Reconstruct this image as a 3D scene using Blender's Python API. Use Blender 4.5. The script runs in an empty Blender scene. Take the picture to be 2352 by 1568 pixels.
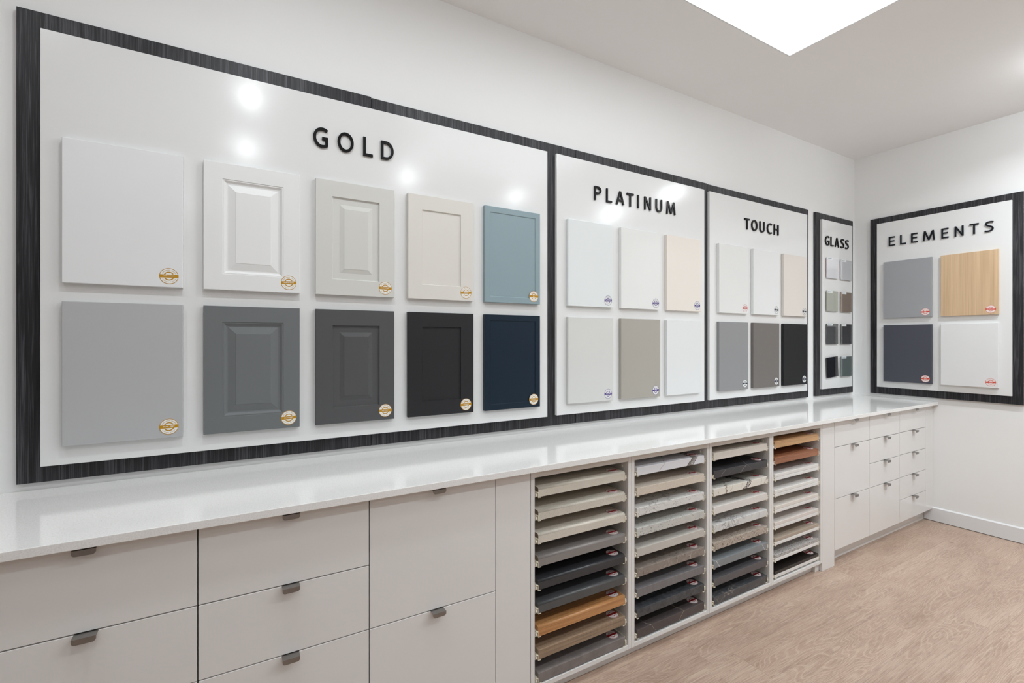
import bpy, bmesh, math, random
from mathutils import Vector, Matrix
random.seed(7)
C = bpy.context.scene.collection
PI = math.pi
# ---------------------------------------------------------------- measured layout (metres)
XW = 4.65          # right wall
DC = 2.0503        # camera distance from the long wall
HC = 1.3894        # camera height
ZC = 2.955         # ceiling
FY = -.535         # plane of the cabinet fronts
CT0, CT1 = .8955, .918   # countertop underside / top

# ================================================================= materials
def srgb(r, g, b):
    f = lambda c: (c/255/12.92) if c/255 <= .04045 else ((c/255+.055)/1.055)**2.4
    return (f(r), f(g), f(b), 1.0)

MATS = {}
def base_mat(name):
    m = bpy.data.materials.new(name); m.use_nodes = True
    nt = m.node_tree
    return m, nt, nt.nodes['Principled BSDF']

def N(nt, typ, **kw):
    n = nt.nodes.new(typ)
    for k, v in kw.items():
        if k in n.inputs.keys() if hasattr(n.inputs, 'keys') else False:
            n.inputs[k].default_value = v
        else:
            setattr(n, k, v)
    return n

def L(nt, a, b): nt.links.new(a, b)

def coords(nt, kind='Object', scale=(1, 1, 1), loc=(0, 0, 0), rot=(0, 0, 0)):
    t = nt.nodes.new('ShaderNodeTexCoord'); mp = nt.nodes.new('ShaderNodeMapping')
    mp.inputs['Scale'].default_value = scale; mp.inputs['Location'].default_value = loc
    mp.inputs['Rotation'].default_value = rot
    L(nt, t.outputs[kind], mp.inputs['Vector'])
    return mp.outputs['Vector']

def noise(nt, vec, scale, detail=3, rough=.5, dist=0.):
    n = nt.nodes.new('ShaderNodeTexNoise')
    n.inputs['Scale'].default_value = scale; n.inputs['Detail'].default_value = detail
    n.inputs['Roughness'].default_value = rough; n.inputs['Distortion'].default_value = dist
    L(nt, vec, n.inputs['Vector'])
    return n.outputs['Fac']

def ramp(nt, fac, stops):
    r = nt.nodes.new('ShaderNodeValToRGB')
    el = r.color_ramp.elements
    while len(el) < len(stops): el.new(.5)
    for e, (p, c) in zip(el, stops):
        e.position = p; e.color = c if len(c) == 4 else (*c, 1)
    L(nt, fac, r.inputs['Fac'])
    return r.outputs['Color']

def mixc(nt, fac, a, b, mode='MIX'):
    m = nt.nodes.new('ShaderNodeMix'); m.data_type = 'RGBA'; m.blend_type = mode
    for s, v in ((0, fac), (6, a), (7, b)):
        if isinstance(v, (int, float)): m.inputs[s].default_value = v
        elif isinstance(v, tuple): m.inputs[s].default_value = v
        else: L(nt, v, m.inputs[s])
    return m.outputs[2]

def math_(nt, op, a, b=None, c=None):
    m = nt.nodes.new('ShaderNodeMath'); m.operation = op
    for i, v in enumerate((a, b, c)):
        if v is None: continue
        if isinstance(v, (int, float)): m.inputs[i].default_value = v
        else: L(nt, v, m.inputs[i])
    return m.outputs[0]

def plain(name, col, rough=.5, metal=0., coat=0., spec=.5, var=.012, vscale=6):
    if name in MATS: return MATS[name]
    m, nt, b = base_mat(name)
    c = srgb(*col)
    v = noise(nt, coords(nt), vscale, 2)
    lo = tuple(max(0, x*(1-var)) for x in c[:3]) + (1,); hi = tuple(min(1, x*(1+var)) for x in c[:3]) + (1,)
    L(nt, ramp(nt, v, [(.3, lo), (.7, hi)]), b.inputs['Base Color'])
    b.inputs['Roughness'].default_value = rough; b.inputs['Metallic'].default_value = metal
    b.inputs['Coat Weight'].default_value = coat; b.inputs['Coat Roughness'].default_value = .05
    b.inputs['Specular IOR Level'].default_value = spec
    MATS[name] = m
    return m

def emit(name, col, strength):
    m, nt, b = base_mat(name)
    b.inputs['Base Color'].default_value = (.8, .8, .8, 1)
    b.inputs['Emission Color'].default_value = col
    b.inputs['Emission Strength'].default_value = strength
    MATS[name] = m
    return m

def grain(name, dark, light, axis='z', fine=240, long_=3., rough=.45, spec=.5, bump=.0):
    """straight wood grain running along the given local axis"""
    if name in MATS: return MATS[name]
    m, nt, b = base_mat(name)
    s = [fine]*3; s['xyz'.index(axis)] = long_
    a = noise(nt, coords(nt, scale=tuple(s)), 1., 3, .6)
    s2 = [fine*.16]*3; s2['xyz'.index(axis)] = long_*.5
    w = noise(nt, coords(nt, scale=tuple(s2), loc=(3, 5, 1)), 1., 4, .6, .5)
    f = math_(nt, 'ADD', math_(nt, 'MULTIPLY', a, .5), math_(nt, 'MULTIPLY', w, .5))
    L(nt, ramp(nt, f, [(.36, srgb(*dark)), (.62, srgb(*light))]), b.inputs['Base Color'])
    b.inputs['Roughness'].default_value = rough; b.inputs['Specular IOR Level'].default_value = spec
    if bump:
        bp = nt.nodes.new('ShaderNodeBump'); bp.inputs['Strength'].default_value = bump
        bp.inputs['Distance'].default_value = .001
        L(nt, f, bp.inputs['Height']); L(nt, bp.outputs['Normal'], b.inputs['Normal'])
    MATS[name] = m
    return m

def stone(name, base, var=.06, vscale=14, specks=None, veins=None, rough=.3, seed=0, stretch=(1, 1, 1), bands=None):
    """specks: list of (scale, threshold, colour); veins: list of (scale, width, colour, distortion)"""
    m, nt, b = base_mat(name)
    c = srgb(*base)
    off = (seed*1.37, seed*.71, seed*2.13)
    vec = coords(nt, scale=stretch, loc=off)
    n = noise(nt, vec, vscale, 5, .6)
    lo = tuple(x*(1-var) for x in c[:3]) + (1,); hi = tuple(min(1, x*(1+var)) for x in c[:3]) + (1,)
    col = ramp(nt, n, [(.3, lo), (.7, hi)])
    for (sc, th, sp) in (specks or []):
        f = noise(nt, vec, sc, 2, .5)
        k = ramp(nt, f, [(th, (0, 0, 0)), (min(.999, th+.03), (1, 1, 1))])
        col = mixc(nt, k, col, srgb(*sp))
    for (sc, wd, vc, ds) in (veins or []):
        f = noise(nt, vec, sc, 3, .5, ds)
        d = math_(nt, 'ABSOLUTE', math_(nt, 'SUBTRACT', f, .5))
        k = ramp(nt, d, [(0, (1, 1, 1)), (wd, (0, 0, 0))])
        k2 = noise(nt, vec, sc*.7, 2)
        k3 = ramp(nt, k2, [(.42, (0, 0, 0)), (.6, (1, 1, 1))])
        kk = math_(nt, 'MULTIPLY', k, k3)
        col = mixc(nt, kk, col, srgb(*vc))
    if bands:
        t = nt.nodes.new('ShaderNodeTexCoord'); sp = nt.nodes.new('ShaderNodeSeparateXYZ'); L(nt, t.outputs['Object'], sp.inputs[0])
        wob = math_(nt, 'SUBTRACT', noise(nt, vec, 16, 3, .6), .5)
        brk = noise(nt, vec, 70, 3, .6)
        for (x0, sy, sz, wd, bc, wb) in bands:
            # plane of mineral through the block: x = x0 + sy*(y+.53) + sz*z
            d = math_(nt, 'SUBTRACT', sp.outputs[0], x0)
            d = math_(nt, 'SUBTRACT', d, math_(nt, 'MULTIPLY', math_(nt, 'ADD', sp.outputs[1], .53), sy))
            d = math_(nt, 'SUBTRACT', d, math_(nt, 'MULTIPLY', sp.outputs[2], sz))
            d = math_(nt, 'ABSOLUTE', math_(nt, 'ADD', d, math_(nt, 'MULTIPLY', wob, wb)))
            k = ramp(nt, math_(nt, 'DIVIDE', d, wd), [(.45, (1, 1, 1)), (.5, (0, 0, 0))])
            if wd > .008: k = math_(nt, 'MULTIPLY', k, ramp(nt, brk, [(.38, (.35, .35, .35)), (.5, (1, 1, 1))]))
            col = mixc(nt, k, col, srgb(*bc))
    L(nt, col, b.inputs['Base Color'])
    b.inputs['Roughness'].default_value = rough
    MATS[name] = m
    return m

WHITE = (236, 236, 235)
wall_m   = plain('wall paint', (240, 240, 239), .65, var=.008, vscale=2)
ceil_m   = plain('ceiling paint', (243, 242, 241), .8, var=.008, vscale=2)
board_m  = plain('white gloss board', (231, 231, 230), .165, var=.004)
cab_m    = plain('cabinet white', (227, 225, 223), .13, var=.006, spec=.45)
cabin_m  = plain('carcass white', (222, 218, 212), .4, var=.008)
gap_shade_m = plain('painted gap shade', (28, 25, 22), .8)
metal_m  = plain('brushed nickel', (152, 149, 146), .42, metal=1., var=.05, vscale=60)
slide_m  = plain('cream slide metal', (226, 217, 196), .35, var=.01)
roller_m = plain('white nylon', (232, 226, 212), .4)
letter_m = plain('black acrylic', (10, 10, 12), .3, var=.05, spec=.2)
letter2_m = plain('black acrylic navy edge', (14, 20, 28), .3, var=.05, spec=.25)
core_m   = plain('laminate core', (116, 98, 82), .8, var=.15, vscale=300)

def make_laminate():
    m, nt, b = base_mat('charcoal woodgrain laminate')
    v = coords(nt, scale=(460, 460, 7))
    a = noise(nt, v, 1., 3, .6)
    w = noise(nt, coords(nt, scale=(85, 85, 2.2), loc=(2, 1, 0)), 1., 4, .65, .8)
    f = math_(nt, 'ADD', math_(nt, 'MULTIPLY', a, .45), math_(nt, 'MULTIPLY', w, .55))
    L(nt, ramp(nt, f, [(.38, srgb(25, 24, 26)), (.5, srgb(41, 40, 43)), (.62, srgb(78, 77, 81))]), b.inputs['Base Color'])
    L(nt, ramp(nt, f, [(.3, (.52, .52, .52)), (.7, (.38, .38, .38))]), b.inputs['Roughness'])
    b.inputs['Specular IOR Level'].default_value = .34
    bp = nt.nodes.new('ShaderNodeBump'); bp.inputs['Strength'].default_value = .25; bp.inputs['Distance'].default_value = .0006
    L(nt, f, bp.inputs['Height']); L(nt, bp.outputs['Normal'], b.inputs['Normal'])
    return m
lam_m = make_laminate()

def make_quartz():
    m, nt, b = base_mat('white quartz')
    v = coords(nt)
    col = ramp(nt, noise(nt, v, 260, 2), [(.35, srgb(231, 230, 228)), (.6, srgb(240, 239, 237))])
    k = ramp(nt, noise(nt, v, 420, 1), [(.70, (0, 0, 0)), (.74, (1, 1, 1))])
    col = mixc(nt, math_(nt, 'MULTIPLY', k, .5), col, srgb(176, 170, 164))
    L(nt, col, b.inputs['Base Color'])
    b.inputs['Roughness'].default_value = .085
    return m
quartz_m = make_quartz()

def make_floor():
    m, nt, b = base_mat('greige oak vinyl planks')
    t = nt.nodes.new('ShaderNodeTexCoord'); sp = nt.nodes.new('ShaderNodeSeparateXYZ')
    L(nt, t.outputs['Object'], sp.inputs[0])
    x, y = sp.outputs[0], sp.outputs[1]
    PW, PL = .183, 1.37
    yy = math_(nt, 'DIVIDE', math_(nt, 'ADD', y, .5453), PW)
    row = math_(nt, 'FLOOR', yy)
    v = math_(nt, 'SUBTRACT', yy, row)
    wn = nt.nodes.new('ShaderNodeTexWhiteNoise'); wn.noise_dimensions = '1D'; L(nt, row, wn.inputs['W'])
    # row -1 starts at X = 1.77; the other rows are staggered
    o = math_(nt, 'MULTIPLY', wn.outputs['Value'], PL)
    isr = math_(nt, 'COMPARE', row, -1., .1)
    isr2 = math_(nt, 'COMPARE', row, -2., .1)
    o = math_(nt, 'ADD', math_(nt, 'MULTIPLY', o, math_(nt, 'SUBTRACT', math_(nt, 'SUBTRACT', 1., isr), isr2)),
              math_(nt, 'ADD', math_(nt, 'MULTIPLY', isr, 1.77-PL), math_(nt, 'MULTIPLY', isr2, .54)))
    xx = math_(nt, 'DIVIDE', math_(nt, 'SUBTRACT', x, o), PL)
    cx = math_(nt, 'FLOOR', xx)
    u = math_(nt, 'SUBTRACT', xx, cx)
    pid = math_(nt, 'ADD', math_(nt, 'MULTIPLY', row, 17.31), math_(nt, 'MULTIPLY', cx, 5.77))
    wn2 = nt.nodes.new('ShaderNodeTexWhiteNoise'); wn2.noise_dimensions = '1D'; L(nt, pid, wn2.inputs['W'])
    rnd = wn2.outputs['Value']
    def vec(sx, sy, zoff):
        c = nt.nodes.new('ShaderNodeCombineXYZ')
        L(nt, math_(nt, 'MULTIPLY', x, sx), c.inputs[0]); L(nt, math_(nt, 'MULTIPLY', y, sy), c.inputs[1])
        L(nt, math_(nt, 'ADD', math_(nt, 'MULTIPLY', pid, 3.1), zoff), c.inputs[2])
        return c.outputs[0]
    # contour lines of a long smooth field = cathedral grain and knots
    g = noise(nt, vec(1.15, 7.5, 0.), 1., 2.2, .42, .12)
    lines = math_(nt, 'FRACT', math_(nt, 'MULTIPLY', g, 40.))
    tri = math_(nt, 'ABSOLUTE', math_(nt, 'SUBTRACT', lines, .5))
    cath = ramp(nt, tri, [(.30, (0, 0, 0)), (.5, (1, 1, 1))])
    fib = noise(nt, vec(5., 330., 4.), 1., 3, .65)
    fib2 = noise(nt, vec(16., 620., 8.), 1., 2, .6)
    blot = noise(nt, vec(2.2, 7., 9.), 1., 3, .55)
    col = ramp(nt, blot, [(.3, srgb(164, 137, 119)), (.5, srgb(179, 152, 134)), (.72, srgb(193, 169, 151))])
    col = mixc(nt, math_(nt, 'MULTIPLY', ramp(nt, fib, [(.34, (1, 1, 1)), (.54, (0, 0, 0))]), .55), col, srgb(137, 114, 98))
    col = mixc(nt, math_(nt, 'MULTIPLY', ramp(nt, fib2, [(.48, (0, 0, 0)), (.66, (1, 1, 1))]), .40), col, srgb(216, 199, 183))
    mask = ramp(nt, noise(nt, vec(1.1, 4., 21.), 1., 2), [(.38, (.1, .1, .1)), (.58, (1, 1, 1))])
    col = mixc(nt, math_(nt, 'MULTIPLY', math_(nt, 'MULTIPLY', cath, mask), .38), col, srgb(216, 196, 176))
    # dark knots
    kn = noise(nt, vec(9., 22., 31.), 1., 1, .4)
    col = mixc(nt, math_(nt, 'MULTIPLY', ramp(nt, kn, [(.76, (0, 0, 0)), (.84, (1, 1, 1))]), .55), col, srgb(112, 92, 80))
    # plank to plank tone
    col = mixc(nt, 1., col, ramp(nt, rnd, [(0, (.88, .87, .87)), (1, (1.0, 1.0, 1.0))]), 'MULTIPLY')
    # joints
    e1 = math_(nt, 'MULTIPLY', math_(nt, 'MINIMUM', v, math_(nt, 'SUBTRACT', 1., v)), PW)
    e2 = math_(nt, 'MULTIPLY', math_(nt, 'MINIMUM', u, math_(nt, 'SUBTRACT', 1., u)), PL)
    e = math_(nt, 'MINIMUM', e1, e2)
    j = ramp(nt, math_(nt, 'DIVIDE', e, .0016), [(.0, (1, 1, 1)), (.9, (0, 0, 0))])
    col = mixc(nt, math_(nt, 'MULTIPLY', j, .38), col, srgb(120, 98, 84))
    L(nt, col, b.inputs['Base Color'])
    b.inputs['Roughness'].default_value = .42; b.inputs['Specular IOR Level'].default_value = .4
    bp = nt.nodes.new('ShaderNodeBump'); bp.inputs['Strength'].default_value = .12; bp.inputs['Distance'].default_value = .001
    L(nt, fib, bp.inputs['Height']); L(nt, bp.outputs['Normal'], b.inputs['Normal'])
    return m
floor_m = make_floor()

# ================================================================= mesh helpers
class MB:
    def __init__(s): s.bm = bmesh.new(); s.mi = 0
    def box(s, x0, x1, y0, y1, z0, z1, bev=0., seg=2, mi=0):
        b = bmesh.new()
        r = bmesh.ops.create_cube(b, size=1)
        for v in b.verts:
            v.co = Vector(((x0+x1)/2+v.co.x*(x1-x0), (y0+y1)/2+v.co.y*(y1-y0), (z0+z1)/2+v.co.z*(z1-z0)))
        if bev: bmesh.ops.bevel(b, geom=list(b.edges), offset=bev, segments=seg, profile=.5, affect='EDGES')
        s._merge(b, mi)
        return s
    def _merge(s, b, mi=0):
        for f in b.faces: f.material_index = mi
        me = bpy.data.meshes.new('tmp'); b.to_mesh(me); b.free()
        s.bm.from_mesh(me); bpy.data.meshes.remove(me)
    def prism(s, pts, axis, a, b_, mi=0, smooth_from=None):
        """closed polygon pts (2D, the two other axes in order) extruded along axis from a to b_"""
        ax = 'xyz'.index(axis); o = [i for i in range(3) if i != ax]
        def mk(p, t):
            c = [0, 0, 0]; c[ax] = t; c[o[0]] = p[0]; c[o[1]] = p[1]; return c
        A = [s.bm.verts.new(mk(p, a)) for p in pts]; B = [s.bm.verts.new(mk(p, b_)) for p in pts]
        fs = []
        n = len(pts)
        for i in range(n): fs.append(s.bm.faces.new((A[i], A[(i+1) % n], B[(i+1) % n], B[i])))
        caps = [s.bm.faces.new(A), s.bm.faces.new(B[::-1])]
        for f in fs + caps: f.material_index = mi
        return fs, caps
    def disc(s, cx, cz, r, y0, y1, n=40, mi=0):
        s.prism([(cx+r*math.cos(2*PI*i/n), cz+r*math.sin(2*PI*i/n)) for i in range(n)], 'y', y0, y1, mi)
    def arc(s, cx, cz, r0, r1, a0, a1, y0, y1, n=24, mi=0):
        full = abs(a1-a0-2*PI) < 1e-6
        for i in range(n):
            t0 = a0+(a1-a0)*i/n; t1 = a0+(a1-a0)*(i+1)/n
            q = [(cx+r*math.cos(t), cz+r*math.sin(t)) for r, t in ((r0, t0), (r1, t0), (r1, t1), (r0, t1))]
            v = [s.bm.verts.new((p[0], y0, p[1])) for p in q]
            f = s.bm.faces.new(v); f.material_index = mi
    def stroke(s, pts, w, y0, y1, closed=False, mi=0):
        """mitred thick polyline in the XZ plane, extruded y0..y1"""
        P = [Vector(p) for p in pts]; n = len(P); l, r = [], []
        for i in range(n):
            if closed: a, b_ = P[i-1], P[(i+1) % n]; d0 = (P[i]-a).normalized(); d1 = (b_-P[i]).normalized()
            else:
                d0 = (P[i]-P[i-1]).normalized() if i > 0 else (P[1]-P[0]).normalized()
                d1 = (P[i+1]-P[i]).normalized() if i < n-1 else d0
            nn = Vector((-(d0.y+d1.y), d0.x+d1.x)).normalized()
            k = 1/max(.35, nn.dot(Vector((-d0.y, d0.x))))
            l.append(P[i]+nn*w/2*k); r.append(P[i]-nn*w/2*k)
        V = {}
        for y in (y0, y1):
            V[y] = ([s.bm.verts.new((p.x, y, p.y)) for p in l], [s.bm.verts.new((p.x, y, p.y)) for p in r])
        m = n if closed else n-1
        for i in range(m):
            j = (i+1) % n
            for q in ((V[y0][0][i], V[y0][0][j], V[y0][1][j], V[y0][1][i]), (V[y1][0][i], V[y1][1][i], V[y1][1][j], V[y1][0][j]),
                      (V[y0][0][i], V[y1][0][i], V[y1][0][j], V[y0][0][j]), (V[y0][1][i], V[y0][1][j], V[y1][1][j], V[y1][1][i])):
                s.bm.faces.new(q).material_index = mi
        if not closed:
            for i in (0, n-1): s.bm.faces.new((V[y0][0][i], V[y0][1][i], V[y1][1][i], V[y1][0][i])).material_index = mi
    def build(s, name, mats, parent=None, smooth=False):
        bmesh.ops.recalc_face_normals(s.bm, faces=list(s.bm.faces))
        me = bpy.data.meshes.new(name); s.bm.to_mesh(me); s.bm.free()
        if not isinstance(mats, (list, tuple)): mats = [mats]
        for m in mats: me.materials.append(m)
        if smooth:
            for p in me.polygons: p.use_smooth = True
        o = bpy.data.objects.new(name, me); C.objects.link(o)
        if parent is not None: o.parent = parent
        return o

def tag(o, label, cat, group=None):
    o['label'] = label; o['category'] = cat
    if group: o['group'] = group
    return o
def empty(name, loc, rz=0.):
    o = bpy.data.objects.new(name, None); C.objects.link(o)
    o.location = loc; o.rotation_euler = (0, 0, rz); o.empty_display_size = .05
    return o
def struct(o): o['kind'] = 'structure'; return o

_text_cache = {}
def text_mesh(body, size, depth):
    k = (body, size, depth)
    if k in _text_cache: return _text_cache[k]
    cu = bpy.data.curves.new('lettering', 'FONT'); cu.body = body; cu.size = size; cu.extrude = depth
    cu.align_x = 'CENTER'; cu.align_y = 'CENTER'; cu.resolution_u = 2; cu.offset = size*.015
    o = bpy.data.objects.new('lettering_source', cu); C.objects.link(o)
    dg = bpy.context.evaluated_depsgraph_get()
    me = bpy.data.meshes.new_from_object(o.evaluated_get(dg))
    bpy.data.objects.remove(o); bpy.data.curves.remove(cu)
    me.transform(Matrix.Rotation(PI/2, 4, 'X'))
    me.materials.clear()
    _text_cache[k] = me
    return me

# ================================================================= room shell
rear_m = plain('mid grey paint', (150, 149, 148), .6)
WB = -3.2; YB = -5.2; T = .12
m = MB(); m.box(WB, XW+T, 0, T, 0, ZC+.3); struct(m.build('wall_left', wall_m))
m = MB(); m.box(XW, XW+T, YB, 0, .0065, ZC+.3); struct(m.build('wall_right', wall_m))
m = MB(); m.box(WB, XW+T, YB-T, YB, 0, ZC+.3); struct(m.build('wall_back', rear_m))
m = MB(); m.box(WB-T, WB, YB-T, T, 0, ZC+.3); struct(m.build('wall_rear', rear_m))
m = MB(); m.box(WB-T, XW+T, YB-T, T, -.1, 0); struct(m.build('floor', floor_m))
SX0, SX1, SY0, SY1 = 1.22, 2.64, -2.02, -.567
m = MB()
m.box(WB-T, SX0, YB-T, T, ZC, ZC+.12); m.box(SX1, XW+T, YB-T, T, ZC, ZC+.12)
m.box(SX0, SX1, YB-T, SY0, ZC, ZC+.12); m.box(SX0, SX1, SY1, T, ZC, ZC+.12)
struct(m.build('ceiling', ceil_m))
m = MB()
m.prism([(XW-.012, .004), (XW-.0005, .004), (XW-.0005, .109), (XW-.004, .109), (XW-.012, .101)], 'y', YB+.01, -.483)
struct(m.build('baseboard_right', plain('trim paint', (230, 231, 232), .35)))
m = MB(); m.box(XW-.009, XW-.0006, YB+.01, -.484, .0004, .0038)  # dark strip painted in for the shade under the baseboard
struct(m.build('gap_shade_strip', gap_shade_m))

# ceiling light: a big flush luminous panel
r = empty('ceiling_light', ((SX0+SX1)/2, (SY0+SY1)/2, ZC))
tag(r, 'large rectangular luminous ceiling panel glowing plain white above the counter', 'ceiling light')
w, d = (SX1-SX0)/2, (SY1-SY0)/2
m = MB(); m.box(-w+.004, w-.004, -d+.004, d-.004, .004, .012)
m.build('diffuser', emit('luminous diffuser', (.89, .957, 1.0, 1), 2.2), r)
m = MB()
for a in ((-w, -w+.004, -d, d), (w-.004, w, -d, d), (-w, w, -d, -d+.004), (-w, w, d-.004, d)):
    m.box(*a, 0.0, .03)
m.build('frame', plain('light frame', (205, 205, 204), .5), r)

# recessed downlights of the ceiling grid (they make the highlights on the boards), plus three added wall fills
trim_ring = plain('downlight trim', (235, 235, 235), .4)
lens_m = emit('downlight lens', (1, .97, .92, 1), 12.)
POW = 5.
POA = 5.5
LCOL = (.88, .952, 1.)
DLP = [(.8, .0), (1.1, 2.0), (1.2, .3), (.85, .9), (.8, 2.1), (1.9, 2.6), (1, 1), (1, 1), (1, 1), (1, 1), (.0, 1.15), (.0, .7), (.0, .62)]
DL = [(.08, -1.44), (3.93, -1.44), (.08, -2.37), (1.40, -2.37), (2.59, -2.37), (3.93, -2.37), (-1.9, -2.9), (1.4, -4.2), (3.93, -4.2), (-.6, -4.2), (.12, -.96), (1.05, -.96), (-.80, -1.0)]  # last three are unseen extras, added to brighten the long wall
for i, (x, y) in enumerate(DL):
    r = empty('grid_or_added_downlight', (x, y, ZC))
    tag(r, 'round downlight in the white ceiling, from the grid or added to brighten the wall', 'downlight', 'recessed downlights in the ceiling grid')
    m = MB()
    n = 36
    for k in range(n):
        t0, t1 = 2*PI*k/n, 2*PI*(k+1)/n
        for (ra, za, rb, zb) in ((.062, -.0015, .078, -.0015), (.078, -.0015, .080, -.0003), (.055, -.0005, .062, -.0015)):
            q = [(ra*math.cos(t0), ra*math.sin(t0), za), (ra*math.cos(t1), ra*math.sin(t1), za), (rb*math.cos(t1), rb*math.sin(t1), zb), (rb*math.cos(t0), rb*math.sin(t0), zb)]
            m.bm.faces.new([m.bm.verts.new(c) for c in q])
    m.build('trim_ring', trim_ring, r)
    m = MB(); m.prism([(.056*math.cos(2*PI*k/n), .056*math.sin(2*PI*k/n)) for k in range(n)], 'z', -.0012, -.0004)
    m.build('lens', lens_m, r)
    la = bpy.data.lights.new('downlight_lamp', 'POINT'); la.shadow_soft_size = .032
    la.energy = POW*(DLP[i][0] if i < len(DLP) else 1.); la.color = LCOL
    lo = bpy.data.objects.new('lamp', la); C.objects.link(lo); lo.parent = r; lo.location = (0, 0, -.036)
    la = bpy.data.lights.new('downlight_beam', 'AREA'); la.shape = 'DISK'; la.size = .10; la.spread = math.radians(175 if y > -1. else 148)
    la.energy = POA*(DLP[i][1] if i < len(DLP) else 1.); la.color = LCOL
    lo = bpy.data.objects.new('beam', la); C.objects.link(lo); lo.parent = r; lo.location = (0, 0, -.0035)

# ================================================================= display boards
def backing(name, x0, x1, z0, z1, loc, rz, label):
    """x0..x1 measured along the wall, local x"""
    o = MB().box(0, x1-x0, -.018, -.0008, 0, z1-z0, .0006, 1).build(name, lam_m)
    o.location = loc; o.rotation_euler = (0, 0, rz)
    return tag(o, label, 'backing panel')
FX = [-.583, .4985, 1.5857, 2.6690, 3.8823]
ZT = [2.4205, 2.4165, 2.4168, 2.4135]
BL = ['charcoal woodgrain backing panel behind the left part of the GOLD board',
      'charcoal woodgrain backing panel behind the right part of the GOLD board',
      'charcoal woodgrain backing panel behind most of the PLATINUM board',
      'charcoal woodgrain backing panel behind the TOUCH board']
for i in range(4):
    gp = .0022 if i == 2 else .0007
    backing('backing_panel', FX[i]+(gp if i else 0), FX[i+1]-.0006, .944, ZT[i], (FX[i]+(gp if i else 0), 0, .944), 0, BL[i])
backing('backing_panel', 3.9861, 4.5792, .9455, 2.4118, (3.9861, 0, .9455), 0, 'narrow charcoal woodgrain backing panel framing the GLASS board')
backing('backing_panel', 0, .9006, .948, 2.4068, (XW, -.1252, .948), -PI/2, 'charcoal woodgrain backing panel on the right wall framing the ELEMENTS board')

def board(x0, x1, z0, z1, loc, rz, label):
    o = MB().box(0, x1-x0, -.036, -.0184, 0, z1-z0, .0007, 1).build('display_board', board_m)
    o.location = loc; o.rotation_euler = (0, 0, rz)
    return tag(o, label, 'display board')
board(-.5238, 1.3895, .9956, 2.3625, (-.5238, 0, .9956), 0, 'large glossy white display board headed GOLD carrying ten door samples')
board(1.4485, 2.6188, .998, 2.3640, (1.4485, 0, .998), 0, 'glossy white display board headed PLATINUM carrying six slab doors')
board(2.6705, 3.8325, .9995, 2.3628, (2.6705, 0, .9995), 0, 'glossy white display board headed TOUCH')
board(4.0481, 4.5300, .9997, 2.3590, (4.0481, 0, .9997), 0, 'narrow glossy white display board headed GLASS with eight small tiles')
board(0, .7939, 1.0048, 2.3567, (XW, -.1796, 1.0048), -PI/2, 'white display board headed ELEMENTS on the right wall')

# ---- raised lettering, drawn as strokes in a unit cap height
def ell(cx, cz, rx, rz, a0, a1, n=26):
    return [(cx+rx*math.cos(math.radians(a0+(a1-a0)*i/n)), cz+rz*math.sin(math.radians(a0+(a1-a0)*i/n))) for i in range(n+1)]
W_ = .135
h = W_/2
GL = {  # letter: (natural width, [(points, closed)])
 'O': (.84, [(ell(.42, .5, .42-h, .5-h+.01, 0, 360)[:-1], True)]),
 'G': (.72, [(ell(.45, .5, .45-h, .5-h+.01, 52, 270, 26) + [(.56, .075), (.72-h, .115), (.72-h, .47)], False), ([(.43, .47), (.72-h+h, .47)], False)]),
 'C': (.68, [(ell(.45, .5, .45-h, .5-h+.01, 55, 303, 26), False)]),
 'L': (.48, [([(h, 1), (h, h), (.48, h)], False)]),
 'D': (.74, [([(h, h), (.30, h)] + ell(.30, .5, .44-h, .5-h, -84, 84, 20) + [(.30, 1-h), (h, 1-h)], True)]),
 'P': (.58, [([(h, 0), (h, 1-h), (.28, 1-h)] + ell(.28, .715, .30-h, .285-h, 84, -84, 16) + [(.28, .43+h), (h+h*.9, .43+h)], False)]),
 'A': (.72, [([(.06, 0), (.36-.005, 1-.02)], False), ([(.66, 0), (.36+.005, 1-.02)], False), ([(.19, .31), (.53, .31)], False)]),
 'T': (.62, [([(0, 1-h), (.62, 1-h)], False), ([(.31, 0), (.31, 1-h)], False)]),
 'I': (W_, [([(h, 0), (h, 1)], False)]),
 'N': (.72, [([(h, 0), (h, 1)], False), ([(h*1.15, 1-.035), (.72-h*1.15, .035)], False), ([(.72-h, 0), (.72-h, 1)], False)]),
 'U': (.70, [([(h, 1), (h, .38)] + ell(.35, .36, .35-h, .36-h+.01, 180, 360, 18) + [(.70-h, .38), (.70-h, 1)], False)]),
 'M': (.92, [([(.06, 0), (.145, 1)], False), ([(.86, 0), (.775, 1)], False), ([(.155, .985), (.46, .07)], False), ([(.765, .985), (.46, .07)], False)]),
 'H': (.72, [([(h, 0), (h, 1)], False), ([(.72-h, 0), (.72-h, 1)], False), ([(h, .53), (.72-h, .53)], False)]),
 'E': (.52, [([(h, 0), (h, 1)], False), ([(h, 1-h), (.51, 1-h)], False), ([(h, .525), (.47, .525)], False), ([(h, h), (.52, h)], False)]),
 'S': (.56, [([(.515, .885), (.44, .925), (.34, .94), (.24, .93), (.15, .885), (.105, .81), (.095, .74), (.12, .665), (.19, .60), (.30, .54), (.40, .475), (.465, .40), (.485, .30), (.465, .20), (.40, .12), (.31, .075), (.20, .06), (.11, .075), (.035, .11)], False)]),
}
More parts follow.
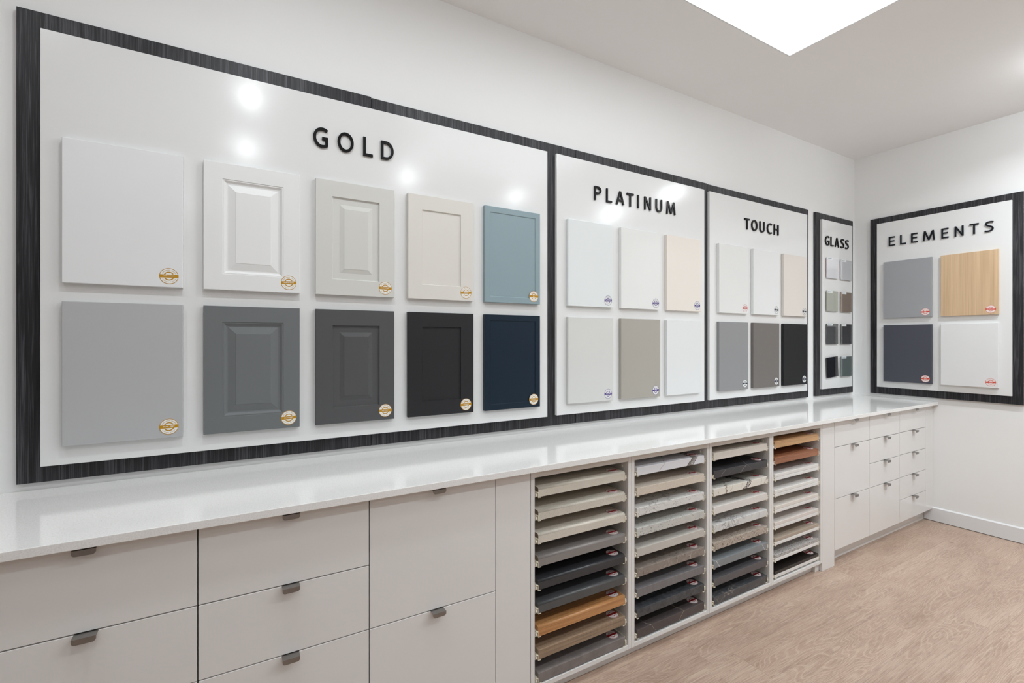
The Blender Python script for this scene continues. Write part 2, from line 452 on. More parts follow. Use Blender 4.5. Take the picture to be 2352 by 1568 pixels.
def sign(word, spans, z0, z1, y_, loc, rz, label, mat):
    r = empty('lettering_sign', loc, rz)
    tag(r, label, 'sign')
    for ch, (a, b) in zip(word, spans):
        y = y_; wn, st = GL[ch]; hh = z1-z0; sx = (b-a)/wn
        m = MB()
        for pts, cl in st:
            # constant stroke weight: scale the skeleton, not the stroke
            m.stroke([((p[0])*sx, p[1]*hh) for p in pts], W_*hh*.97, y, y+.0072, cl)
            y -= .00012
        o = m.build('letter', mat, r)
        o.location = (a, 0, 0); o['label'] = 'letter '+ch
    return r
GOLDS = [(.2659, .3208), (.3577, .4204), (.4584, .4984), (.5329, .5862)]
PLATS = [(1.6960, 1.7465), (1.7819, 1.8232), (1.8546, 1.9168), (1.9367, 1.9893), (2.0206, 2.0323), (2.0759, 2.1294), (2.1702, 2.2238), (2.2614, 2.3396)]
TOUCHS = [(3.0355, 3.0890), (3.1114, 3.1791), (3.2062, 3.2655), (3.2948, 3.3528), (3.3801, 3.4368)]
GLASSS = [(4.0829, 4.1463), (4.1670, 4.2118), (4.2326, 4.2978), (4.3214, 4.3820), (4.3973, 4.4565)]
ELEMS = [(-.2645, -.3069), (-.3409, -.3796), (-.4125, -.4547), (-.4874, -.5604), (-.5983, -.6404), (-.6751, -.7248), (-.7576, -.8072), (-.8353, -.8868)]
def rel(sp, x0): return [(a-x0, b-x0) for a, b in sp]
sign('GOLD', rel(GOLDS, .42), 0, .078, -.0445, (.42, 0, 2.157), 0, 'black raised lettering reading GOLD', letter_m)
sign('PLATINUM', rel(PLATS, 2.0), 0, .0765, -.0445, (2.0, 0, 2.159), 0, 'black raised lettering reading PLATINUM', letter_m)
sign('TOUCH', rel(TOUCHS, 3.2), 0, .0765, -.0445, (3.2, 0, 2.157), 0, 'black raised lettering reading TOUCH', letter_m)
sign('GLASS', rel(GLASSS, 4.25), 0, .0765, -.0445, (4.25, 0, 2.154), 0, 'black raised lettering reading GLASS', letter_m)
sign('ELEMENTS', [(-a-.575, -b-.575) for a, b in ELEMS], 0, .075, -.0445, (XW, -.575, 2.158), -PI/2, 'black raised lettering reading ELEMENTS', letter2_m)

# ================================================================= stickers
paper = plain('sticker paper', (240, 240, 238), .35)
INK = {'gold': plain('gold ink', (190, 138, 10), .35), 'purple': plain('purple ink', (74, 50, 128), .35),
       'red': plain('red ink', (178, 42, 46), .35), 'navy': plain('navy ink', (36, 42, 62), .35),
       'coral': plain('coral ink', (214, 74, 52), .35), 'crimson': plain('crimson ink', (162, 26, 34), .35)}
def sticker(parent, ink, word, loc, flat=False, ry=0.):
    m = MB(); R = .0272
    m.disc(0, 0, R, -.0004, 0., 40, 0)
    y = -.00055
    m.arc(0, 0, R-.0019, R-.0001, 0, 2*PI, y, y, 40, 1)
    for s_ in (0, PI): m.arc(0, 0, .0118, .0152, s_+math.radians(30), s_+math.radians(175), y, y, 14, 1)
    m.prism([(-R+.0016, -.0054), (R-.0016, -.0054), (R-.0016, .0054), (-R+.0016, .0054)], 'y', y-.0001, y+.0001, 1)
    o = m.build('sticker', [paper, INK[ink]], parent)
    o.location = loc; o.rotation_euler = (-PI/2 if flat else 0, ry, 0)
    # ring of tiny illegible print
    m = MB()
    for a0, a1, k in ((28, 152, 20), (212, 328, 14)):
        for i in range(k):
            t = math.radians(a0+(a1-a0)*i/(k-1)); dt = .028
            if i % 8 == 7: continue
            m.arc(0, 0, .0194, .0216, t-dt, t+dt, -.0007, -.0007, 1, 0)
    m.build('print', INK[ink], o)
    if word:
        me = text_mesh(word, .0058 if len(word) < 12 else .0046, .00005)
        if not me.materials: me.materials.append(paper)
        t = bpy.data.objects.new('lettering', me); C.objects.link(t); t.parent = o; t.location = (0, -.0008, 0)
    return o

# ================================================================= door samples
DW, DH, DT = .3125, .457, .019
def rings(m, prof, w, h_, cap=True, mi=0):
    """nested rectangles: prof = [(inset, y)], quads between, last one capped"""
    loops = []
    for ins, y in prof:
        loops.append([m.bm.verts.new(c) for c in ((ins, y, ins), (w-ins, y, ins), (w-ins, y, h_-ins), (ins, y, h_-ins))])
    for a, b in zip(loops, loops[1:]):
        for i in range(4): m.bm.faces.new((a[i], a[(i+1) % 4], b[(i+1) % 4], b[i])).material_index = mi
    if cap: m.bm.faces.new(loops[-1]).material_index = mi
    return loops
DB = -.0366           # plane of the white board
def door(kind, mat, x, z, label, ink=None, word='', rz=0., origin=None, w=DW):
    loc = (x, 0, z) if origin is None else origin
    r = empty('cabinet_door_sample', loc, rz)
    tag(r, label, 'door sample')
    F = DB-DT
    outer = [(0, DB), (0, F+.0012), (.0012, F)]
    if kind == 'slab':
        m = MB(); lp = rings(m, outer, w, DH); m.build('door_panel', mat, r)
    else:
        if kind == 'raised_ogee':
            fr = outer+[(.0568, F), (.0580, F+.0022), (.0618, F+.0022), (.0635, F+.0040), (.0680, F+.0078), (.0705, F+.0088)]
            ce = [(.0705, F+.0088), (.0745, F+.0090), (.0985, F+.0024), (.1000, F+.0012)]
        elif kind == 'raised':
            fr = outer+[(.0630, F), (.0632, F+.0035), (.0650, F+.0065), (.0660, F+.0070)]
            ce = [(.0660, F+.0070), (.0905, F+.0072), (.1070, F+.0022), (.1080, F+.0012)]
        elif kind == 'shaker':
            fr = outer+[(.0635, F), (.0660, F+.0060)]
            ce = [(.0660, F+.0060)]
        elif kind == 'slim':
            fr = outer+[(.0270, F), (.0300, F+.0034)]
            ce = [(.0300, F+.0034)]
        m = MB(); rings(m, fr, w, DH, cap=False); m.build('door_frame', mat, r)
        m = MB()
        if len(ce) == 1:
            i, y = ce[0]; m.bm.faces.new([m.bm.verts.new(c) for c in ((i, y, i), (w-i, y, i), (w-i, y, DH-i), (i, y, DH-i))])
        else: rings(m, ce, w, DH)
        m.build('centre_panel', mat, r)
    if ink: sticker(r, ink, word, (w-.0385, F-.0001, .0382), ry=random.uniform(-.05, .05))
    return r
def tf(name, col, rough=.42): return plain('door '+name, col, rough, var=.006, spec=.5 if sum(col) > 400 else .28)
ZA, ZB = 1.5715, 1.0560
GX = [-.4695, -.0968, .2730, .6462, 1.0185]
door('slab', tf('alpine white', (233, 233, 234)), GX[0], ZA, 'plain white slab door sample at upper left of the GOLD board', 'gold', 'ALPINE WHITE')
door('raised_ogee', tf('premium white', (234, 234, 233)), GX[1], ZA, 'white raised-panel door sample on the GOLD board', 'gold', 'PREMIUM WHITE')
door('raised', tf('white grey', (212, 211, 206)), GX[2], ZA, 'pale warm grey raised-panel door sample on the GOLD board', 'gold', 'WHITE GREY')
door('shaker', tf('cream', (222, 218, 211)), GX[3], ZA, 'cream shaker door sample on the GOLD board', 'gold', 'ANTIQUE')
door('slim', tf('blue', (140, 160, 166)), GX[4], ZA, 'dusty blue slim-framed door sample on the GOLD board', 'gold', 'SPA')
door('slab', tf('pearl grey', (182, 182, 183)), GX[0], ZB, 'plain light grey slab door sample at lower left of the GOLD board', 'gold', 'PEARL GREY')
door('raised_ogee', tf('mid grey', (112, 115, 116)), GX[1], ZB, 'mid grey raised-panel door sample below the white raised-panel one', 'gold', 'DUST GREY')
door('raised', tf('dark grey', (84, 84, 85)), GX[2], ZB, 'dark grey raised-panel door sample on the GOLD board', 'gold', 'MIST GREY')
door('shaker', tf('charcoal', (42, 42, 44)), GX[3], ZB, 'charcoal shaker door sample on the GOLD board', 'gold', 'GRAPHITE')
door('slim', tf('navy', (17, 35, 50)), GX[4], ZB, 'deep navy slim-framed door sample on the GOLD board', 'gold', 'NAVY BLUE')
def ac(name, col): return plain('acrylic '+name, col, .1, var=.004)
PX = [1.5088, 1.8800, 2.2500]
door('slab', ac('ice', (230, 234, 234)), PX[0], ZA, 'glossy cool white slab sample at upper left of the PLATINUM board', 'purple', 'ARTIC WHITE')
door('slab', ac('white', (233, 233, 231)), PX[1], ZA, 'glossy white slab sample in the upper middle of the PLATINUM board', 'purple', 'CREAM WHITE')
door('slab', ac('peach', (234, 226, 217)), PX[2], ZA, 'glossy cream slab sample at upper right of the PLATINUM board', 'purple', 'MAGNOLIA')
door('slab', ac('pale grey', (215, 215, 212)), PX[0], ZB, 'glossy pale grey slab sample at lower left of the PLATINUM board', 'purple', 'LIGHT GREY')
door('slab', ac('taupe', (170, 165, 156)), PX[1], ZB, 'glossy taupe slab sample in the lower middle of the PLATINUM board', 'purple', 'STONE')
door('slab', ac('plain white', (228, 229, 229)), PX[2], ZB, 'glossy white slab sample without a sticker on the PLATINUM board')
def st(name, col): return plain('soft touch '+name, col, .6, var=.006, spec=.5 if sum(col) > 400 else .25)
TX = [2.7412, 3.1110, 3.4780]
door('slab', st('white', (228, 228, 226)), TX[0], ZA, 'matt white slab sample with red sticker on the TOUCH board', 'red', 'WHITE')
door('slab', st('off white', (228, 229, 228)), TX[1], ZA, 'matt white slab sample with dark sticker in the upper middle of the TOUCH board', 'navy', 'IVORY')
door('slab', st('cream', (221, 214, 207)), TX[2], ZA, 'matt cream slab sample at upper right of the TOUCH board', 'navy', 'SAND')
door('slab', st('grey', (142, 142, 143)), TX[0], ZB, 'matt mid grey slab sample at lower left of the TOUCH board', 'navy', 'GREY')
door('slab', st('brown grey', (116, 111, 107)), TX[1], ZB, 'matt brownish grey slab sample in the lower middle of the TOUCH board', 'navy', 'TAUPE')
door('slab', st('black', (33, 33, 34)), TX[2], ZB, 'matt black slab sample at lower right of the TOUCH board', 'navy', 'ONYX')
oakdoor = grain('oak veneer', (196, 164, 128), (218, 188, 152), 'z', 130, 1.6, .5)
for mt, y, z, lb, wd in ((plain('element grey', (158, 160, 163), .5), -.2334, ZA, 'matt light grey slab sample at upper left of the ELEMENTS board', 'ASH'),
                     (oakdoor, -.5993, ZA, 'light oak woodgrain slab sample on the ELEMENTS board', 'NATURAL OAK'),
                     (plain('element slate', (72, 74, 84), .5), -.2334, ZB, 'matt slate blue-grey slab sample at lower left of the ELEMENTS board', 'SLATE'),
                     (plain('element white', (230, 230, 230), .45), -.5993, ZB, 'plain white slab sample at lower right of the ELEMENTS board', 'WHITE')):
    door('slab', mt, 0, 0, lb, 'coral', wd, rz=-PI/2, origin=(XW, y, z))

# ================================================================= glass samples
def glassm(name, col, rough, metal=0., split=None):
    m, nt, b = base_mat('back painted glass '+name)
    b.inputs['Base Color'].default_value = srgb(*col); b.inputs['Roughness'].default_value = rough
    b.inputs['Metallic'].default_value = metal
    b.inputs['Coat Weight'].default_value = 1.; b.inputs['Coat Roughness'].default_value = .02
    return m
padred = plain('red mounting pad', (196, 120, 118), .6); padgrey = plain('grey mounting pad', (120, 116, 114), .7)
tagblue = plain('label blue ink', (70, 130, 160), .5)
GXS = [4.0955, 4.3165]; GZ = [1.892, 1.6250, 1.3590, 1.0905]
GSPEC = [[('white', (226, 226, 230), .05, 0.), ('silver', (214, 215, 218), .05, .1)],
         [('sage', (176, 178, 166), .05, 0.), ('bronze', (156, 141, 130), .05, .2)],
         [('graphite', (82, 82, 83), .05, 0.), ('smoke', (82, 82, 84), .05, .2)],
         [('black', (10, 11, 14), .08, 0.), ('green grey', (110, 119, 119), .05, .2)]]
GLBL = [['white glass tile at upper left of the GLASS board', 'pale silver glass tile at upper right of the GLASS board'],
        ['sage grey glass tile in second row of the GLASS board', 'bronze mirror glass tile in second row of the GLASS board'],
        ['solid dark grey glass tile in third row of the GLASS board', 'smoked grey mirror glass tile in third row of the GLASS board'],
        ['black glass tile hanging slightly crooked at lower left of the GLASS board', 'grey-green mirror glass tile at lower right of the GLASS board']]
for i in range(4):
    for j in range(2):
        nm, col, ro, me_ = GSPEC[i][j]
        r = empty('glass_sample', (GXS[j]+.088, 0, GZ[i]+.083))
        tag(r, GLBL[i][j], 'glass sample')
        if (i, j) == (3, 0): r.rotation_euler = (0, math.radians(-3.6), 0)
        m = MB(); m.box(-.080, .080, DB-.0052, DB-.0002, -.075, .072); m.build('mounting_pad', padred if i == 0 else padgrey, r)
        m = MB(); m.box(-.088, .088, DB-.0115, DB-.0054, -.083, .083, .0008, 1); m.build('glass_pane', glassm(nm, col, ro, me_), r)
        if (i, j) != (3, 0):
            m = MB(); m.box(-.080, -.002, DB-.0119, DB-.0117, .066, .0825); o = m.build('label_strip', paper, r)
            m = MB()
            for k in range(9): m.box(-.074+k*.0066, -.0695+k*.0066, DB-.0121, DB-.012, .0725, .0775)
            m.build('print', tagblue, o)

# ================================================================= countertop and cabinets
o = MB().box(0, XW-.001+1.0, -.5688, -.0008, 0, CT1-CT0, .0015, 2).build('countertop', quartz_m)
o.location = (-1.0, 0, CT0)
tag(o, 'long white quartz countertop running along the whole wall', 'countertop')

def handle_mesh():
    m = MB(); w_ = .046
    m.box(-w_/2, w_/2, -.0235, .014, 0, .0016)
    c = .0078
    pts = [(-w_/2, .0016), (-w_/2, -.004)]
    pts += [(-w_/2+c-c*math.cos(t), -.0045-.0078*math.sin(t)) for t in [PI/2*i/6 for i in range(7)]]
    pts += [(w_/2-c+c*math.sin(t), -.0045-.0078*math.cos(t)) for t in [PI/2*i/6 for i in range(7)]]
    pts += [(w_/2, .0016)]
    pp = [pts[0]]
    for p in pts[1:]:
        if abs(p[0]-pp[-1][0])+abs(p[1]-pp[-1][1]) > 1e-5: pp.append(p)
    m.prism(pp, 'y', -.0260, -.0235)
    return m
GAP = .0016
def cabinet(x0, x1, seams, label, z0=.0935, filler=0.):
    """seams: z of every horizontal joint from top to bottom, drawer fronts between"""
    r = empty('drawer_cabinet', (x0, 0, 0))
    tag(r, label, 'cabinet')
    w_ = x1-x0
    m = MB()
    t = .016
    m.box(.001, t, FY+.021, -.002, .098, CT0-.0008); m.box(w_-t, w_-.001, FY+.021, -.002, .098, CT0-.0008)
    m.box(t, w_-t, FY+.021, -.002, .098, .114); m.box(t, w_-t, -.012, -.002, .114, CT0-.002); m.box(t, w_-t, FY+.021, FY+.09, CT0-.018, CT0-.0008)
    m.build('carcass', cabin_m, r)
    zs = [CT0-.0060]+seams+[z0]
    for a, b in zip(zs, zs[1:]):
        top = a-(GAP if a != zs[0] else 0); bot = b+(GAP if b != zs[-1] else 0)
        d_ = MB().box(GAP, w_-GAP, FY, FY+.019, bot, top, .0008, 1).build('drawer', cab_m, r)
        hm = handle_mesh().build('handle', metal_m, d_)
        hm.location = (w_/2, FY, top-.0004)
    return r
LS = [.6810, .4790, .2780]
cabinet(-.9893, -.5378, LS, 'white drawer cabinet at the far left end of the counter')
cabinet(-.5378, -.0863, LS, 'white four-drawer cabinet nearest the left edge of the photo')
cabinet(-.0863, .3652, LS, 'white four-drawer cabinet second from the left')
cabinet(.3652, .8179, [.4790], 'white two-drawer cabinet with tall fronts left of the sample shelves')
cabinet(3.1870, 3.6357, [.7295, .4095], 'white cabinet with three fronts just right of the sample shelves')
cabinet(3.6357, 4.0816, [.7305, .5700, .4095], 'white four-drawer cabinet in the middle of the right run')
cabinet(4.0816, 4.5187, [.7325, .5725, .4120, .2520], 'white five-drawer cabinet nearest the room corner')

def filler(x0, x1, z0, label, y0=FY, dep=.019):
    o = MB().box(0, x1-x0-.0012, y0, y0+dep, 0, CT0-.0008-z0, .0008, 1).build('filler_panel', cab_m)
    o.location = (x0+.0006, 0, z0)
    return tag(o, label, 'filler panel')
filler(.8179, .9672, .0008, 'white vertical filler panel left of the sample shelves')
filler(3.0446, 3.1870, .0008, 'white filler panel reaching the floor right of the sample shelves')
filler(4.5187, XW-.0005, .0935, 'narrow white filler strip between five-drawer cabinet and right wall')
def toe(x0, x1, y, label):
    o = MB().box(0, x1-x0, y, y+.015, 0, .0972, 0).build('toe_kick', cab_m)
    o.location = (x0, 0, .0006)
    return tag(o, label, 'toe kick')
toe(-.99, .8179, -.482, 'white toe kick under the left drawer cabinets')
toe(3.1885, XW-.0125, -.482, 'white toe kick under the right drawer cabinets')

# ================================================================= open shelf units with countertop samples
SX = [.9685, 1.4880, 2.0070, 2.5260, 3.0440]
ZK = [.8245, .8305, .8312, .8318]
PIT = .0892
SW = .4475; ST = .0365; SD0, SD1 = -.533, -.11
ULBL = ['open white shelf unit of laminate samples, leftmost of four', 'open white shelf unit, second of four from the left',
        'open white shelf unit, third of four from the left', 'open white shelf unit beside the floor-length filler panel, rightmost of four']
for u in range(4):
    x0, x1 = SX[u], SX[u+1]; w_ = x1-x0
    r = empty('open_shelf_unit', (x0, 0, 0)); tag(r, ULBL[u], 'shelf unit')
    a = .0006; t = .0182
    m = MB(); m.box(a, t, FY, -.004, .052, CT0-.0008, .0005, 1); m.build('side_panel', cab_m, r)
    m = MB(); m.box(w_-t, w_-a, FY, -.004, .052, CT0-.0008, .0005, 1); m.build('side_panel', cab_m, r)
    m = MB(); m.box(t, w_-t, FY+.0005, FY+.09, .8655, CT0-.0008); m.build('top_rail', cabin_m, r)
    m = MB(); m.box(t, w_-t, FY, -.004, .052, .0695, .0004, 1); m.build('bottom_panel', cab_m, r)
    m = MB(); m.box(t, w_-t, -.014, -.004, .0695, CT0-.001); m.build('back_panel', cabin_m, r)
    m = MB(); m.box(0, w_ if u < 3 else w_-.0446, -.499, -.485, .0006, .0515); m.build('plinth', cab_m, r)
    m = MB()
    n = 16
    prof = [(0, .0075), (.0022, .0072), (.0038, .005), (.0042, 0)]
    for (d0, r0), (d1, r1) in zip(prof, prof[1:]):
        for k in range(n):
            t0, t1 = 2*PI*k/n, 2*PI*(k+1)/n
            q = [(-d0, r0*math.cos(t0), r0*math.sin(t0)), (-d0, r0*math.cos(t1), r0*math.sin(t1))]
            q += [(-d1, r1*math.cos(t1), r1*math.sin(t1)), (-d1, r1*math.cos(t0), r1*math.sin(t0))] if r1 else [(-d1, 0, 0)]
            m.bm.faces.new([m.bm.verts.new(c) for c in q])
    o = m.build('screw_cap', roller_m, r); o.location = (w_-t, -.495, .838)
    for k in range(9):
        zb = ZK[u]-PIT*k-ST
        for s_ in (0, 1):
            m = MB()
            xa, xb = (t, t+.0022) if s_ == 0 else (w_-t-.0022, w_-t)
            m.box(xa, xb, -.515, -.08, zb+.001, zb+.0245)
            m.box(xa if s_ == 0 else xb-.0085, xa+.0085 if s_ == 0 else xb, -.510, -.08, zb+.0215, zb+.0235)
            m.build('slide_rail', slide_m, r)
m = MB(); m.box(3.0002, 3.0438, -.517, -.30, .0006, .0515)   # gable foot beside the filler panel
o = m.build('shelf_gable_foot', cab_m); tag(o, 'short white gable foot under the shelves behind floor-length filler panel', 'cabinet foot')

def slab_obj(parent, mat, z1, thick, round_=False, side=None, name='slab'):
    m = MB(); hw = SW/2
    if round_:
        rr = .009; pts = [(SD1, 0), (SD0, 0)]
        pts += [(SD0+rr-rr*math.cos(t), thick-rr+rr*math.sin(t)) for t in [PI/2*i/8 for i in range(9)]]
        pts += [(SD1, thick)]
        fs, caps = m.prism(pts, 'x', -hw, hw)
        for f in caps: f.material_index = 1
        for f in fs[2:10]: f.smooth = True
    else:
        m.box(-hw, hw, SD0, SD1, 0, thick, .0018, 2)
    o = m.build(name, [mat, side or mat], parent)
    o.location = (0, 0, z1)
    return o
def slides(parent):
    hw = SW/2
    for s_ in (-1, 1):
        m = MB(); e = s_*hw
        a, b = sorted((e+s_*.0003, e+s_*.0017)); m.box(a, b, SD0-.001, -.15, -.0030, .0195)
        a, b = sorted((e+s_*.0017, e-s_*.0120)); m.box(a, b, SD0-.001, -.15, -.0030, -.0012)
        a, b = sorted((e+s_*.0017, e+s_*.0085)); m.box(a, b, SD0-.001, -.15, .0180, .0195)
        o = m.build('drawer_slide', slide_m, parent)
        m = MB(); a, b = sorted((e+s_*.0035, e+s_*.0105))
        m.prism([(SD0+.010+.0088*math.cos(2*PI*i/18), .0075+.0088*math.sin(2*PI*i/18)) for i in range(18)], 'x', a, b)
        m.build('roller', roller_m, o)
G = lambda nm, **k: stone('slab '+nm, **k)
oak1 = grain('honey oak laminate', (150, 98, 54), (205, 152, 100), 'x', 170, 3.2, .3)
oak4 = grain('oak laminate', (170, 126, 84), (208, 166, 120), 'x', 200, 3.5, .5)
wal4 = grain('walnut laminate', (112, 66, 42), (168, 112, 80), 'x', 200, 3.5, .5)
def linen():
    m, nt, b = base_mat('taupe sawn wood laminate')
    a = noise(nt, coords(nt, scale=(5, 160, 160)), 1., 3, .6)
    c = noise(nt, coords(nt, scale=(130, 4, 4)), 1., 3, .6)
    f = math_(nt, 'ADD', math_(nt, 'MULTIPLY', a, .72), math_(nt, 'MULTIPLY', c, .28))
    L(nt, ramp(nt, f, [(.32, srgb(120, 99, 80)), (.64, srgb(160, 137, 114))]), b.inputs['Base Color'])
    b.inputs['Roughness'].default_value = .3
    return m
COLS = [
 [(G('cream', base=(212, 206, 193), var=.03, specks=[(500, .66, (186, 178, 162))], rough=.24, seed=1), 'cream laminate', 'plain cream countertop sample at the top of the leftmost shelf unit'),
  (G('cream fleck', base=(206, 200, 188), var=.05, specks=[(420, .63, (176, 168, 154))], rough=.24, seed=2), '', 'cream countertop sample with fine flecks, second down in the leftmost shelf unit'),
  (G('cream speck', base=(208, 201, 189), var=.05, specks=[(330, .67, (140, 130, 118)), (600, .64, (182, 174, 160))], rough=.24, seed=3), '', 'cream countertop sample with dark specks, third down in the leftmost shelf unit'),
  (G('steel grey', base=(134, 129, 126), var=.03, rough=.28, seed=4), '', 'smooth mid grey countertop sample with rounded edge, fourth down in the leftmost shelf unit'),
  (G('black matt', base=(52, 53, 56), var=.1, vscale=160, rough=.3, seed=5), '', 'black countertop sample with rounded edge in the leftmost shelf unit'),
  (G('dark grey', base=(78, 79, 80), var=.05, rough=.3, seed=6), '', 'dark grey countertop sample directly above the honey oak one'),
  (oak1, '', 'honey oak woodgrain countertop sample in the leftmost shelf unit'),
  (linen(), '', 'taupe sawn-wood countertop sample below the honey oak one'),
  (G('grey stone', base=(122, 115, 112), var=.16, vscale=26, rough=.28, seed=9), '', 'mottled grey stone countertop sample at the bottom of the leftmost shelf unit')],
 [(G('white marble', base=(224, 224, 229), var=.02, bands=[(.118, .25, 1.05, .034, (128, 122, 118), .05), (.100, .25, 1.05, .006, (84, 76, 72), .06), (.140, .25, 1.05, .006, (96, 88, 82), .08), (-.09, .8, 1.2, .0035, (176, 172, 172), .05)], rough=.25, seed=11), '', 'white marble countertop sample with one bold dark vein, top of second shelf unit'),
  (G('beige quartz', base=(212, 201, 187), var=.06, vscale=90, specks=[(520, .62, (178, 160, 142))], rough=.3, seed=12), '', 'speckled beige countertop sample, second down in the second shelf unit'),
  (G('white granite', base=(214, 213, 210), var=.08, vscale=26, veins=[(11, .014, (120, 116, 114), 1.2), (20, .02, (158, 154, 150), 1.)], specks=[(60, .66, (176, 173, 170))], rough=.25, seed=13, stretch=(.7, 1, 1.6)), '', 'white granite countertop sample with broken grey streaks'),
  (G('terrazzo', base=(196, 195, 190), var=.07, vscale=40, specks=[(75, .70, (84, 84, 84)), (120, .64, (150, 148, 144)), (150, .68, (70, 70, 70))], rough=.25, seed=14), '', 'light grey terrazzo countertop sample with black chips'),
  (G('light marble', base=(192, 187, 180), var=.07, vscale=8, veins=[(5, .02, (176, 168, 160), 1.2)], rough=.2, seed=15), '', 'pale warm grey marble countertop sample below the terrazzo one'),
  (G('brown marble', base=(136, 126, 118), var=.16, vscale=26, specks=[(50, .62, (150, 140, 131)), (70, .64, (112, 102, 95))], veins=[(8, .006, (184, 172, 160), .7)], rough=.25, seed=16), '', 'brown-grey veined marble countertop sample in the second shelf unit'),
  (G('slate grey', base=(116, 113, 114), var=.1, vscale=50, rough=.28, seed=17, stretch=(1, 1, .3)), '', 'mid grey slate-look countertop sample, third from bottom in the second shelf unit'),
  (G('black granite', base=(66, 68, 71), var=.35, vscale=46, specks=[(90, .72, (100, 97, 94))], rough=.25, seed=18), '', 'black granite countertop sample, second from bottom in the second shelf unit'),
  (G('dark brown', base=(78, 70, 69), var=.06, vscale=20, bands=[(-.105, -.3, -1.1, .0020, (176, 166, 152), .03), (.045, -.25, .9, .0024, (178, 160, 136), .03), (.15, 2.5, 7.0, .0024, (112, 102, 95), .04)], rough=.28, seed=19), '', 'dark brown countertop sample with thin pale veins, bottom of second shelf unit')],
 [(G('beige stone', base=(214, 207, 197), var=.03, vscale=40, rough=.3, seed=21), '', 'plain beige countertop sample at the top of the third shelf unit'),
  (G('black marble', base=(54, 54, 58), var=.08, vscale=24, bands=[(-.01, .9, 1.4, .0028, (168, 166, 166), .03), (-.17, -.8, 1.0, .0022, (140, 138, 138), .04), (.09, 1.4, -1.2, .0016, (110, 108, 108), .05), (-.11, 1.5, 1.8, .0016, (110, 108, 108), .05)], rough=.3, seed=22), '', 'black marble countertop sample with thin white veins, second down'),
  (G('calacatta', base=(224, 219, 209), var=.04, vscale=9, veins=[(5, .012, (182, 170, 150), 1.)], bands=[(.020, -.35, 1.3, .040, (104, 100, 98), .10), (.050, -.4, 1.3, .006, (70, 66, 64), .12), (-.125, .5, .4, .008, (150, 140, 124), .12), (.19, 1.2, 1.0, .004, (140, 128, 116), .06)], rough=.25, seed=27), '', 'cream marble countertop sample with dark grey patch and gold veins'),
  (G('white quartz', base=(220, 216, 211), var=.03, vscale=120, rough=.22, seed=24), '', 'plain off-white countertop sample, fourth down in the third shelf unit'),
  (G('grey vein marble', base=(210, 209, 207), var=.07, vscale=20, veins=[(9, .018, (126, 124, 126), 1.2), (15, .025, (164, 162, 162), 1.)], rough=.25, seed=25), '', 'white marble countertop sample with many grey veins in the third shelf unit'),
  (G('brown granite', base=(172, 160, 148), var=.16, vscale=34, specks=[(130, .6, (112, 100, 90)), (170, .64, (216, 208, 198))], rough=.28, seed=26), '', 'speckled brown granite countertop sample in the third shelf unit'),
  (G('blue grey', base=(128, 133, 136), var=.06, vscale=18, bands=[(-.175, -.25, -.9, .0036, (220, 220, 220), .02), (.20, -.3, -.8, .0030, (214, 216, 216), .03), (.02, 2.0, .5, .0016, (160, 164, 166), .05)], rough=.28, seed=28), '', 'blue-grey countertop sample with fine white veins in the third shelf unit'),
  (G('dark slate', base=(86, 84, 86), var=.09, vscale=60, rough=.3, seed=29), '', 'dark grey slate-look countertop sample, second from bottom in the third shelf unit'),
  (G('black stone', base=(70, 71, 74), var=.22, vscale=40, veins=[(9, .02, (148, 140, 132), 1.4)], rough=.28, seed=30), '', 'black stone countertop sample with pale scuffs, bottom of third shelf unit')],
 [(oak4, '', 'light oak countertop sample at the top of the rightmost shelf unit'),
  (wal4, '', 'reddish walnut countertop sample, second down in the rightmost shelf unit'),
  (G('w1', base=(226, 223, 219), var=.02, rough=.2, seed=31), '', 'thin white countertop sample, third down in the rightmost shelf unit'),
  (G('w2', base=(228, 225, 221), var=.02, rough=.2, seed=32), '', 'thin white countertop sample, fourth down in the rightmost shelf unit'),
  (G('w3', base=(222, 215, 207), var=.02, rough=.2, seed=33), '', 'thin off-white countertop sample, fifth down in the rightmost shelf unit'),
  (G('w4', base=(219, 211, 205), var=.02, rough=.2, seed=34), '', 'thin off-white countertop sample directly above the taupe one'),
  (G('taupe solid', base=(172, 158, 143), var=.03, rough=.25, seed=35), '', 'thin taupe countertop sample in the rightmost shelf unit'),
  (G('grey granite', base=(176, 172, 169), var=.1, vscale=60, specks=[(240, .58, (108, 102, 100)), (300, .62, (222, 220, 218)), (60, .74, (74, 80, 84))], rough=.25, seed=36), '', 'thin speckled grey granite countertop sample in the rightmost shelf unit'),
  (G('espresso', base=(34, 30, 29), var=.06, rough=.25, seed=37), '', 'thin black countertop sample at the bottom of the rightmost shelf unit')],
]
for u in range(4):
    cx = (SX[u]+SX[u+1])/2
    for k, (mt, _, lb) in enumerate(COLS[u]):
        zb = ZK[u]-PIT*k-ST
        r = empty('countertop_sample', (cx, 0, zb)); tag(r, lb, 'countertop sample')
        if u == 3 and k >= 2:
            slab_obj(r, cab_m, 0, .0178, name='support_board')
            slab_obj(r, mt, .0186, ST-.0186)
        else:
            slab_obj(r, mt, 0, ST, round_=(u == 0 and k < 7), side=core_m if (u == 0 and k < 4) else mt)
        slides(r)
        sticker(r, 'crimson', '', (SW/2-.0385, SD0+.040, ST+.0003), flat=True)

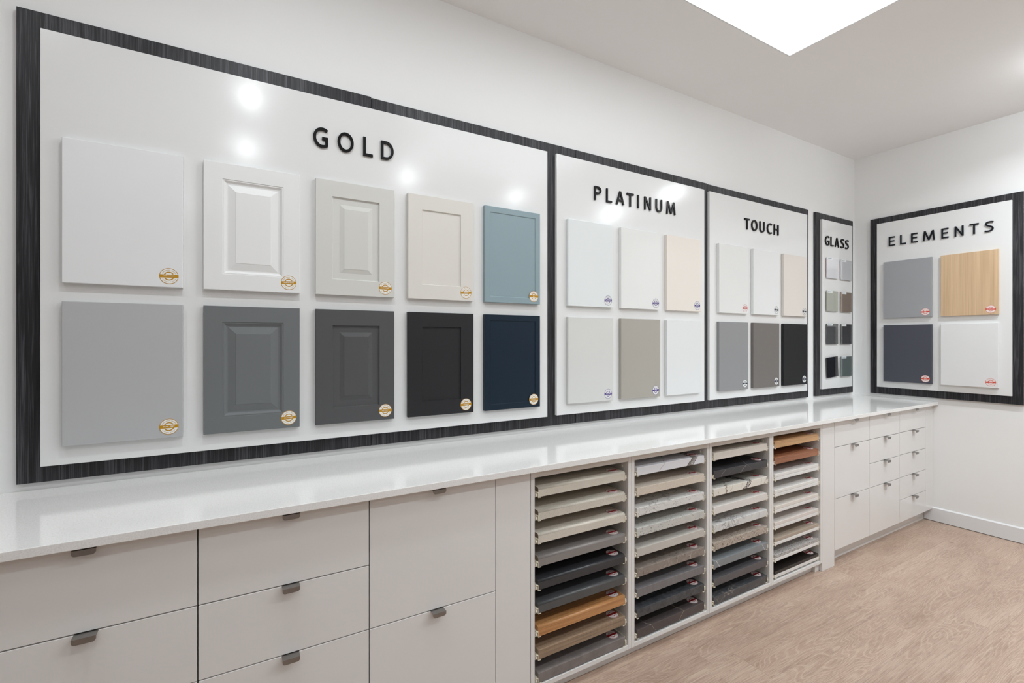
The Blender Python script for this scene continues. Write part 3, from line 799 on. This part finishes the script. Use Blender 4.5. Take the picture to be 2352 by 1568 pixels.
# ================================================================= camera, world, view
cam = bpy.data.cameras.new('camera'); co = bpy.data.objects.new('camera', cam); C.objects.link(co)
co.location = (0, -DC, HC); co.rotation_euler = (PI/2, 0, -math.radians(90-59.6829))
cam.sensor_width = 36; cam.lens = 16.6475; cam.shift_y = -2.5/2352; cam.clip_start = .05
bpy.context.scene.camera = co
wd = bpy.data.worlds.new('world'); bpy.context.scene.world = wd; wd.use_nodes = True
wd.node_tree.nodes['Background'].inputs[0].default_value = (.6, .65, .7, 1); wd.node_tree.nodes['Background'].inputs[1].default_value = 0.
sc = bpy.context.scene
sc.view_settings.view_transform = 'Standard'; sc.view_settings.look = 'None'; sc.view_settings.gamma = 1
sc.view_settings.use_curve_mapping = False; sc.view_settings.exposure = .12
sc.cycles.max_bounces = 10; sc.cycles.diffuse_bounces = 6; sc.cycles.glossy_bounces = 5
sc.cycles.use_denoising = True; sc.cycles.sample_clamp_indirect = 8
